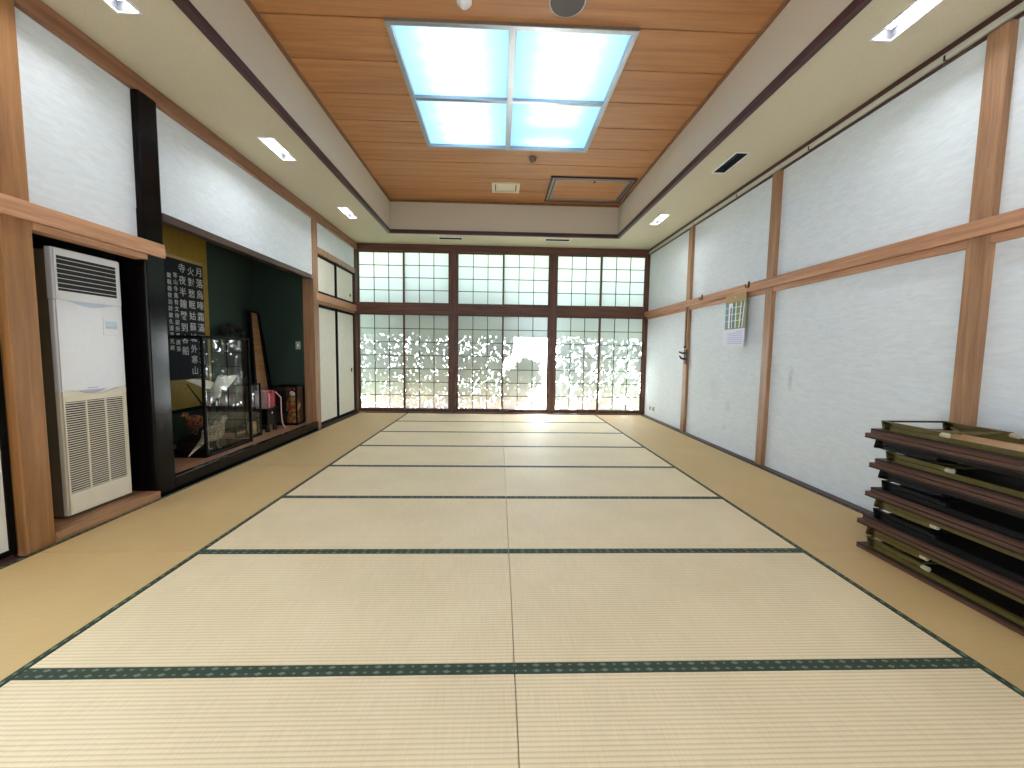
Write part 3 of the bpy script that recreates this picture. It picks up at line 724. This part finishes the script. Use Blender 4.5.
def pheasant(name, label, base, mir, mat, L_=1.0, red=False):
    """standing pheasant; head towards +y when mir is 1"""
    x, y, z = base
    P = lambda a, b, c=0: (x + c, y + mir * a * L_, z + b * L_)
    t = thing(name, label, 'stuffed bird', base)
    obj('body', MB().loft([P(.262, .345), P(.235, .352), P(.212, .362), P(.19, .352), P(.165, .31), P(.13, .262), P(.08, .225), P(.01, .20), P(-.06, .19), P(-.12, .175), P(-.17, .15), P(-.30, .075), P(-.42, .01)],
        [.004, .012, .026, .027, .026, .040, .066, .080, .074, .052, .030, (.020, .010), (.004, .003)], 16), mat, t, smooth=True)
    obj('beak', MB().loft([P(.235, .352), P(.265, .345), P(.275, .335)], [.011, .006, .001], 8), 'horn', t, smooth=True)
    for s_ in (-1, 1):
        obj('wing', MB().loft([P(.09, .235, .055 * s_), P(.02, .225, .078 * s_), P(-.07, .20, .068 * s_), P(-.16, .165, .03 * s_)], [(.008, .02), (.012, .05), (.010, .04), (.003, .008)], 12), mat, t, smooth=True)
        obj('leg', MB().loft([P(-.01 + .03 * s_, .14, .03 * s_), P(-.025 + .03 * s_, .06, .03 * s_), P(.0 + .03 * s_, .006, .03 * s_), P(.05 + .03 * s_, .004, .03 * s_)], [.016, .007, .007, .004], 8), 'horn', t, smooth=True)
        obj('eye', MB().ball(P(.218, .366, .022 * s_), .005, 8), 'blackframe', t)
    return t
CB = FZ + .03
pheasant('stuffed_pheasant', 'pale speckled stuffed pheasant standing in front inside the big glass case', (-3.06, 4.275, CB), 1, MT['hen'], .84)
rk = thing('display_rock', 'dark mossy rock under the reddish pheasant in the big glass case', 'rock', (-3.25, 4.20, CB))
rmb = MB().ball((-3.27, 4.28, CB + .06), (.13, .16, .10), 20)
for v in rmb.bm.verts: v.co += Vector((random.uniform(-.012, .012), random.uniform(-.012, .012), random.uniform(-.012, .012)))
for v in rmb.bm.verts: v.co.z = max(v.co.z, CB)
obj('rock', rmb, 'bark', rk)
pheasant('stuffed_pheasant', 'reddish brown stuffed pheasant on the rock behind the pale one', (-3.27, 4.30, CB + .155), -1, MT['cock'], .62)
wb = thing('stuffed_white_bird', 'white stuffed bird with raised wings on a dark branch in the big glass case', 'stuffed bird', (-3.2, 4.55, CB))
bx, by, bz = -3.2, 4.56, .70
obj('body', MB().loft([(bx + .02, by + .02, bz + .20), (bx + .02, by + .015, bz + .18), (bx + .01, by, bz + .13), (bx, by - .01, bz + .05), (bx - .01, by - .01, bz - .02), (bx - .05, by - .02, bz - .10)],
    [.008, .022, .024, .05, .045, .012], 14), 'whitefeather', wb, smooth=True)
obj('beak', MB().loft([(bx + .03, by + .02, bz + .20), (bx + .07, by + .04, bz + .19)], [.008, .001], 8), 'horn', wb)
def wing(outline, x):
    m = MB().prism(outline, 'x', x - .008, x + .008); return m
obj('wing', wing([(4.56, .76), (4.63, .735), (4.71, .77), (4.79, .825), (4.86, .885), (4.80, .893), (4.72, .888), (4.64, .90), (4.57, .875)], -3.17), 'whitefeather', wb, .006)
obj('wing', wing([(4.52, .80), (4.46, .76), (4.38, .775), (4.30, .81), (4.20, .85), (4.13, .878), (4.22, .885), (4.33, .87), (4.44, .855), (4.52, .83)], -3.21), 'whitefeather', wb, .006)
for s_ in (-1, 1):
    obj('leg', MB().loft([(bx, by + .02 * s_, bz - .03), (bx + .01, by + .025 * s_, bz - .12), (bx, by + .02 * s_, bz - .20)], [.014, .008, .008], 8), 'blackframe', wb, smooth=True)
pr = thing('display_branch', 'dark upright branch perch inside the big glass case', 'branch', (-3.22, 4.56, CB))
obj('branch', MB().loft([(-3.3, 4.5, CB), (-3.27, 4.55, CB + .15), (-3.22, 4.54, CB + .28), (-3.19, 4.58, .505)], [.04, .028, .024, .016], 10), 'bark', pr, smooth=True)
obj('twig', MB().loft([(-3.24, 4.54, CB + .24), (-3.30, 4.42, CB + .5), (-3.33, 4.30, CB + .68)], [.014, .010, .004], 8), 'bark', pr, smooth=True)

# dark carved ornament behind the bird case
orn = thing('carved_ornament', 'dark lumpy carved wood ornament rising behind the big glass case', 'ornament', (-3.555, 5.36, FZ))
MT['darkcarving'] = plain('dark_carving', (20, 16, 13), .8, noise=.3, nscale=20, bump=.6)
ob = MB().loft([(-3.57, 5.36, FZ + .05), (-3.57, 5.36, .6), (-3.565, 5.38, 1.0), (-3.565, 5.40, 1.25), (-3.565, 5.41, 1.38)], [.085, .06, .07, (.12, .10), .08], 14)
for q in range(9):
    a = q * .7; ob.ball((-3.565 + .035 * math.cos(a * 1.7), 5.40 + .15 * math.cos(a), 1.40 + .085 * math.sin(a * 1.3)), (.05, .06, .055), 10)
obj('carving', ob, 'darkcarving', orn, smooth=True)
obj('ornament_foot', MB().box(-3.66, -3.46, 5.24, 5.48, FZ, FZ + .05), 'lacquer', orn, .006)

# tall tapering board in a black frame, leaning into the alcove corner
lb = thing('framed_board', 'tall tapering brown board with black edges leaning in the green alcove corner', 'board', (-3.34, 5.75, FZ))
def leanq(yb0, yb1, yt0, yt1, off, th, zt=1.72):
    """slab from the floor line x=-3.34 to the top line x=-3.62"""
    B0, B1, T1, T0_ = Vector((-3.34, yb0, FZ)), Vector((-3.34, yb1, FZ)), Vector((-3.62, yt1, zt)), Vector((-3.62, yt0, zt))
    n_ = (B1 - B0).cross(T0_ - B0).normalized()
    if n_.x < 0: n_ = -n_
    m = MB(); A = [m.bm.verts.new(p + n_ * off) for p in (B0, B1, T1, T0_)]; Bv = [m.bm.verts.new(p + n_ * (off + th)) for p in (B0, B1, T1, T0_)]
    m.bm.faces.new(A[::-1]); m.bm.faces.new(Bv)
    for i in range(4): m.bm.faces.new((A[i], A[(i + 1) % 4], Bv[(i + 1) % 4], Bv[i]))
    return m
obj('panel', leanq(5.54, 5.86, 5.89, 6.03, 0, .02), 'step', lb, .001)
obj('edge_bar', leanq(5.49, 5.54, 5.845, 5.89, -.01, .04), 'blackframe', lb, .003)
obj('edge_bar', leanq(5.86, 5.905, 6.03, 6.06, -.01, .04), 'blackframe', lb, .003)
obj('top_bar', MB().box(-3.635, -3.595, 5.845, 6.06, 1.715, 1.745), 'blackframe', lb, .003)
obj('grey_strip', leanq(5.915, 5.955, 6.062, 6.075, -.01, .02), plain('slate_strip', (84, 88, 96), .5), lb, .001)
obj('outer_bar', leanq(5.955, 5.985, 6.075, 6.092, -.01, .035), 'blackframe', lb, .002)

# black stand with red and white ribbons
st = thing('lacquer_stand', 'small black lacquer stand beside the narrow glass case', 'stand', (-3.16, 5.42, FZ))
obj('stand_body', MB().box(-3.27, -3.08, 5.30, 5.52, FZ + .09, .40), 'lacquer', st, .008)
obj('stand_top', MB().box(-3.29, -3.06, 5.28, 5.54, .40, .425), 'lacquer', st, .006)
for x in (-3.25, -3.10):
    for y in (5.325, 5.495):
        obj('foot', MB().loft([(x, y, FZ + .09), (x, y, FZ + .05), (x, y, FZ)], [.018, .026, .028], 12), 'lacquer', st, smooth=True)
obj('crest', MB().cyl((-3.081, 5.41, .36), (-3.078, 5.41, .36), .014, 12), 'greyplastic', st)
MT['red'] = plain('red_cord', (190, 40, 50), .6); MT['pink'] = plain('pale_pink_cord', (226, 178, 176), .7)
rb = thing('ribbon_bundle', 'red and white striped ribbon bundle on the black stand', 'ribbon', (-3.16, 5.42, .425))
obj('paper_wrap', MB().box(-3.24, -3.10, 5.31, 5.51, .425, .655), plain('pinkish_wrap', (176, 150, 148), .8, noise=.1), rb, .01)
for i in range(5):
    y = 5.325 + .042 * i
    obj('ribbon', MB().loft([(-3.095, y, .65), (-3.088, y + .006, .56), (-3.09, y - .004, .47), (-3.086, y + .004, .435)], [(.011, .004)] * 4, 8, flat=(1, 0, 0)), 'red' if i != 1 else 'pink', rb, smooth=True)
obj('knot', MB().ball((-3.085, 5.40, .64), (.018, .05, .022), 12), 'red', rb, smooth=True)
obj('cord', MB().loft([(-3.08, 5.50, .63), (-3.03, 5.54, .55), (-3.03, 5.54, .35), (-3.03, 5.56, .20), (-3.02, 5.60, FZ + .012), (-3.0, 5.66, FZ + .008)], [.008, .007, .007, .008, .010, .006], 8), 'pink', rb, smooth=True)

# doll case
DX0, DX1, DY0, DY1 = -3.30, -2.955, 5.815, 6.055
dc = glass_case('doll_case', 'black-framed glass case with a doll, beside the brown alcove post', DX0, DX1, DY0, DY1, FZ, .685, .02, .03)
obj('dark_side', MB().box(DX0 + .02, DX0 + .19, DY0 + .012, DY0 + .016, FZ + .03, .665), 'niche', dc)
obj('backing', MB().box(DX0 + .02, DX1 - .02, DY1 - .03, DY1 - .022, FZ + .03, .665), plain('doll_case_backing', (92, 52, 40), .8, noise=.3, nscale=40), dc)
MT['robe'] = speckled('gold_red_robe', (120, 34, 26), (176, 128, 58), 26); MT['skin'] = plain('doll_face', (236, 222, 208), .5)
dl = thing('costumed_doll', 'small doll in gold and red robe standing inside the doll case', 'doll', (-3.055, 5.91, CB))
dx, dy = -3.055, 5.91
obj('robe', MB().loft([(dx, dy, CB), (dx, dy, CB + .075), (dx, dy, CB + .22), (dx, dy, CB + .335), (dx, dy, CB + .385)], [(.09, .07), (.085, .065), (.058, .048), (.07, .042), (.022, .02)], 18, flat=(0, 1, 0)), 'robe', dl, smooth=True)
for s_ in (-1, 1):
    obj('sleeve', MB().loft([(dx + .05 * s_, dy, CB + .34), (dx + .085 * s_, dy - .02, CB + .27), (dx + .07 * s_, dy - .05, CB + .19)], [.022, .03, .036], 12), 'gold', dl, smooth=True)
    obj('hand', MB().ball((dx + .066 * s_, dy - .056, CB + .18), .012, 8), 'skin', dl)
obj('sash', MB().loft([(dx, dy, CB + .205), (dx, dy, CB + .245)], [(.066, .056), (.064, .054)], 18, flat=(0, 1, 0)), 'red', dl, smooth=True)
obj('head', MB().ball((dx, dy, CB + .425), (.04, .04, .048)), 'skin', dl, smooth=True)
obj('hair', MB().ball((dx, dy + .010, CB + .44), (.047, .042, .049)), 'blackframe', dl, smooth=True)
obj('hair_ornament', MB().ball((dx + .03, dy - .01, CB + .48), .017, 8).ball((dx - .032, dy - .01, CB + .475), .014, 8), 'red', dl)

# wall plate in the alcove
sw = thing('wall_switch', 'small grey wall switch on the green alcove wall above the doll case', 'switch', (-3.05, 6.1, 1.27))
obj('plate', MB().box(-3.088, -3.018, 6.092, 6.1, 1.205, 1.32), 'switchplate', sw, .003)
obj('rocker', MB().box(-3.064, -3.042, 6.087, 6.092, 1.24, 1.285), 'white', sw, .002)

# ------------------------------------------------------------------ right wall fittings
cal = thing('wall_calendar', 'wall calendar with bamboo picture and white date page hanging from the rail', 'calendar', (2.78, 4.9, 1.96))
obj('hanging_strip', MB().box(2.776, 2.782, 4.69, 5.11, 1.855, 1.955), 'tan', cal, .001)
MT['calgreen'] = plain('calendar_olive', (150, 146, 96), .8); MT['calblue'] = plain('bamboo_blue', (120, 160, 180), .8); MT['calteal'] = plain('bamboo_teal', (96, 140, 136), .8)
MT['calleaf'] = plain('bamboo_leaf', (128, 152, 100), .8); MT['calwhite'] = plain('print_white', (232, 236, 240), .8); MT['calbrown'] = plain('bamboo_brown', (120, 108, 92), .8)
MT['sheetwhite'] = plain('date_sheet', (226, 228, 240), .8); MT['printblue'] = plain('print_blue', (172, 178, 214), .8)
pic = obj('picture_sheet', MB().box(2.782, 2.786, 4.69, 5.11, 1.53, 1.856), 'calgreen', cal)
def stripe(y0, y1, dy, m, z0=1.545, z1=1.85, x=2.781):
    obj('bamboo_print', MB().prism([(y0, z0), (y1, z0), (y1 + dy, z1), (y0 + dy, z1)], 'x', x, 2.7822), m, pic)
stripe(5.055, 5.105, -.01, 'calblue'); stripe(4.96, 5.04, 0, 'calwhite'); stripe(4.975, 5.005, .0, 'calbrown', 1.545, 1.80, 2.7806); stripe(4.905, 4.95, 0, 'calteal')
stripe(4.88, 4.90, 0, 'calwhite'); stripe(4.83, 4.875, 0, 'calleaf'); stripe(4.80, 4.818, -.02, 'calwhite'); stripe(4.765, 4.795, -.03, 'calteal'); stripe(4.745, 4.76, -.03, 'calwhite')
for z in (1.63, 1.71, 1.79):
    obj('bamboo_print', MB().box(2.7802, 2.7812, 4.76, 5.10, z, z + .006), 'calwhite', pic)
ds = obj('date_sheet', MB().box(2.772, 2.778, 4.685, 5.125, 1.325, 1.532), 'sheetwhite', cal, .001)
for i in range(7):
    z = 1.50 - .024 * i
    obj('print_line', MB().box(2.7712, 2.7722, 4.715, 5.02 if i else 4.85, z - .0035, z + .0035), 'printblue', ds)
obj('pin', MB().ball((2.774, 4.9, 1.915), .008, 8), 'white', cal)
cal.location.y -= .066; cal.location.z -= .006
for y, lab in ((5.665, 'small dark hook on the wall rail, farther one beyond the calendar'), (4.597, 'small dark hook on the wall rail just on the camera side of the calendar')):
    hk = thing('rail_hook', lab, 'hook', (2.785, y, 2.0), 'hooks on the wall rail')
    obj('hook_plate', MB().box(2.776, 2.785, y - .014, y + .014, 1.985, 2.055), 'metaldark', hk, .002)
    obj('hook_arm', MB().loft([(2.778, y, 1.995), (2.75, y, 1.985), (2.74, y, 2.0), (2.74, y, 2.02)], [.006, .006, .005, .004], 8), 'metaldark', hk, smooth=True)
br = thing('wall_bracket', 'dark metal bracket on the farthest wall post', 'bracket', (2.80, 6.2, 1.2))
obj('bracket_plate', MB().box(2.797, 2.808, 6.165, 6.255, 1.06, 1.29), 'metaldark', br, .003)
obj('bracket_arm', MB().loft([(2.80, 6.20, 1.23), (2.75, 6.22, 1.23), (2.72, 6.26, 1.25)], [.016, .014, .010], 10), 'metaldark', br, smooth=True)
obj('bracket_hook', MB().loft([(2.80, 6.20, 1.14), (2.74, 6.22, 1.15), (2.72, 6.24, 1.19)], [.018, .016, .010], 10), 'metaldark', br, smooth=True)
obj('bracket_knob', MB().ball((2.78, 6.2, 1.325), (.02, .03, .02), 10), 'metaldark', br, smooth=True)
pp = thing('wall_cable', 'thin brown cable running down the farthest wall post above the bracket', 'cable', (2.80, 6.2, 1.32))
obj('cable', MB().loft([(2.803, 6.235, 1.33), (2.803, 6.235, 1.93)], [.006, .006], 8), 'metaldark', pp)
br.location.y -= .085; pp.location.y -= .085
for y, lab in ((7.575, 'low wall outlet plate nearer the paper window corner'), (7.425, 'low wall outlet plate on the camera side of the other plate')):
    ot = thing('wall_outlet', lab, 'outlet', (2.85, y, .17), 'low outlets by the window corner')
    obj('plate', MB().box(2.842, 2.85, y - .045, y + .045, .12, .235), 'white', ot, .003)
    obj('socket', MB().box(2.838, 2.843, y - .022, y + .022, .14, .215), 'slotdark', ot, .002)

# ------------------------------------------------------------------ stacked folding tables
TT, LH = .030, .0605
def make_table(label, legmat, under='tableshade', foot='rubber'):
    """legs up, origin on the downward face of the top"""
    t = thing('folding_table', label, 'folding table', (0, 0, 0), 'low folding tables in the stack')
    hw, hl = .228, .9
    obj('tabletop', MB().box(-hw, hw, -hl, hl, 0, .020), 'tabletop', t, .003, local=True)
    obj('edge_band', MB().box(-hw, -hw + .05, -hl, hl, .0201, TT).box(hw - .05, hw, -hl, hl, .0201, TT).box(-hw + .05, hw - .05, -hl, -hl + .05, .0201, TT).box(-hw + .05, hw - .05, hl - .05, hl, .0201, TT), 'tableedge', t, .002, local=True)
    obj('underside', MB().box(-hw + .05, hw - .05, -hl + .05, hl - .05, .0201, TT - .001), under, t, local=True)
    for s_ in (-1, 1):
        x = s_ * .192
        r = MB(); r.box(x - .012, x + .012, -.80, .80, TT, TT + .004); r.box(x - .012 * s_ - .0015, x - .012 * s_ + .0015, -.80, .80, TT + .004, TT + .024)
        r.box(x + .012 * s_ - .0015, x + .012 * s_ + .0015, -.80, .80, TT + .004, TT + .026)
        obj('side_rail', r, legmat, t, local=True)
        for e in (-1, 1):
            lg = MB()
            lg.prism([(e * .85, TT), (e * .79, TT), (e * .79, TT + .045), (e * .845, TT + LH - .004), (e * .862, TT + LH - .004)], 'x', x - .011, x + .011)
            lg.bar((x, e * .85, TT + .042), (x, e * .53, TT + .040), .022, .024)
            lg.bar((x, e * .84, TT + .015), (x, e * .53, TT + .014), .022, .024)
            lo = obj('leg', lg, legmat, t, .002, local=True)
            obj('rubber_foot', MB().loft([(x, e * .535, TT + .036), (x, e * .50, TT + .034)], [.013, .015], 12), foot, lo, .003, True, local=True)
    for e in (-1, 1):
        obj('crossbar', MB().loft([(-.19, e * .855, TT + .051), (.19, e * .855, TT + .051)], .0055, 8), 'blacksteel', t, smooth=True, local=True)
        obj('crossbar', MB().loft([(-.19, e * .56, TT + .040), (.19, e * .56, TT + .040)], .007, 8), legmat, t, smooth=True, local=True)
        b = MB().bar((-.18, e * .80, TT + .026), (.06, e * .56, TT + .034), .016, .008); b.bar((.18, e * .80, TT + .026), (-.06, e * .56, TT + .034), .016, .008)
        obj('fold_stay', b, legmat, t, local=True)
        if under != 'ply': obj('shade_plate', MB().box(-.178, .178, e * .80 - .004, e * .80 + .004, TT, TT + .046), 'blacksteel', t, local=True)  # black plate added to block light and darken the gap between leg bars
    return t
XT, YT = 2.224 + .228, 2.412 - .9
lv = 'folding low table in the stack, '
ol = make_table(lv + 'bottom one on the floor, olive legs up', 'olive')
ol.location = (XT, YT, .0015)
bk = tp = None
z = TT + 2 * LH + .003
names = [('second from the floor, olive legs down', 'olive', 'third from the floor, black legs up', 'black'),
         ('fourth from the floor, olive legs down', 'olive', 'fifth from the floor, black legs up', 'black'),
         ('sixth from the floor, black legs down', 'black', 'seventh from the floor, olive legs up', 'olive'),
         ('eighth from the floor, black legs down', 'black', 'topmost, tan underside and olive legs up', 'olive')]
jit = [(.006, .004), (.022, -.018), (.026, -.025), (.002, -.006)]
for (a, am, b, bm_), (jx, jy) in zip(names, jit):
    for lab, mm, up, zz, dx_, dy_ in ((a, am, False, z + TT, jx, jy + .012), (b, bm_, True, z + TT + .001, jx + .012, jy - .012)):
        loc, rot = (XT + dx_, YT + dy_, zz), (0, 0 if up else PI, 0)
        if lab.startswith('topmost'):
            tp = make_table(lv + lab, 'olive', 'ply'); tp.location = loc; tp.rotation_euler = rot
        elif mm == 'olive': dup(ol, loc, lv + lab, rot)
        elif bk is None:
            bk = make_table(lv + lab, 'blacksteel', 'tableshade', 'blacksteel'); bk.location = loc; bk.rotation_euler = rot
        else: dup(bk, loc, lv + lab, rot)
    z += 2 * TT + .001 + 2 * LH + .002

# ------------------------------------------------------------------ outside: eave and garden leaves that shade the paper
EAVE_T = 1.5
ez = 1.53 + EAVE_T / SUN_DIR.y * SUN_DIR.z
struct('roof_eave', MB().box(-4, 4, 8.12, 8 + EAVE_T, ez, ez + .08), plain('eave_board', (164, 166, 112), .9, noise=.05))
struct('ground', MB().box(-12, 12, 8.15, 24, -.5, -.4), plain('lawn', (70, 86, 50), .95, noise=.15))
MT['leaf'] = plain('leaf_green', (30, 40, 26), .6, noise=.3, nscale=5)
lf = MB()
def leaves(n_, cx, cz, rx, rz, t0=1.7, t1=3.6, size=.05, keep=None):
    c = 0
    while c < n_:
        a, b = random.uniform(-1, 1), random.uniform(-1, 1)
        if a * a + b * b > 1: continue
        x, zz = cx + a * rx, cz + b * rz
        if keep and not keep(x, zz): continue
        c += 1
        p = Vector((x, 8, zz)) + SUN_DIR * random.uniform(t0, t1)
        q = Vector((random.gauss(0, 1), random.gauss(0, 1), random.gauss(0, 1))).normalized()
        u = q.orthogonal().normalized(); v = q.cross(u); s_ = size * random.uniform(.6, 1.3)
        ang = random.uniform(0, 6.28); u, v = u * math.cos(ang) + v * math.sin(ang), v * math.cos(ang) - u * math.sin(ang)
        lf.bm.faces.new([lf.bm.verts.new(p + w_) for w_ in (u * s_, v * s_ * .45, -u * s_ * .9, -v * s_ * .45)])
from mathutils import noise
def clump(seed, thr, sc=3.2):
    def k(x, z):
        v = noise.noise(Vector((x * sc, z * sc * .8, seed))) + .5 * noise.noise(Vector((x * sc * 3, z * sc * 2.6, seed + 9)))
        return v > thr or random.random() < .22
    return k
T0, T1 = .55, 1.5
def leafbox(n_, x0, x1, z0, z1, keep, size=.045):
    c = 0; cx, cz, rx, rz = (x0 + x1) / 2, (z0 + z1) / 2, (x1 - x0) / 2 * 1.42, (z1 - z0) / 2 * 1.42
    leaves(n_, cx, cz, rx, rz, T0, T1, size, lambda x, z: x0 < x < x1 and z0 < z < z1 and keep(x, z))
cl, cm, cr2 = clump(1, -.62, 3.4), clump(2, -.42, 4.0), clump(4, -.20, 5.2)
leafbox(12500, -3.3, -1.0, -.1, 1.62, lambda x, z: cl(x, z) or (z > .75 and x < -1.9) or (z > .95 and random.random() < .7) or (x < -2.3 and random.random() < .5))
leafbox(4800, -.95, .0, -.1, 1.62, cm)
def blob(x, z):                                     # a bush with a clear diagonal gap above and to the right of it
    x += .13 * noise.noise(Vector((x * 6, z * 6, 3.3))); z += .13 * noise.noise(Vector((x * 6, z * 6, 7.7)))
    d = (x - .10) * .64 - (z - .98) * .77
    if z > 1.12 or abs(d - .02) < .085: return x < .22 and z > 1.15 and random.random() < .8
    if x > .74 - .18 * (z < .55) - .25 * (z < .25): return False
    return clump(3, -.62)(x, z)
leafbox(2700, .0, .92, -.05, 1.55, blob)
leafbox(9000, 1.0, 3.3, -.1, 1.62, cr2)
for _ in range(7000):                               # unseen low leaves added to keep light under the bushes off the panes
    p = Vector((random.uniform(-3.4, 3.4), random.uniform(9.55, 9.95), random.uniform(-.4, .95)))
    q = Vector((random.gauss(0, 1), random.gauss(0, 1.6), random.gauss(0, 1))).normalized(); u = q.orthogonal().normalized(); v = q.cross(u)
    lf.bm.faces.new([lf.bm.verts.new(p + w_) for w_ in (u * .07, v * .04, -u * .07, -v * .04)])
fo = obj('foliage', lf, 'leaf'); fo['kind'] = 'stuff'; fo['label'] = 'garden leaves outside the paper windows'; fo['category'] = 'foliage'
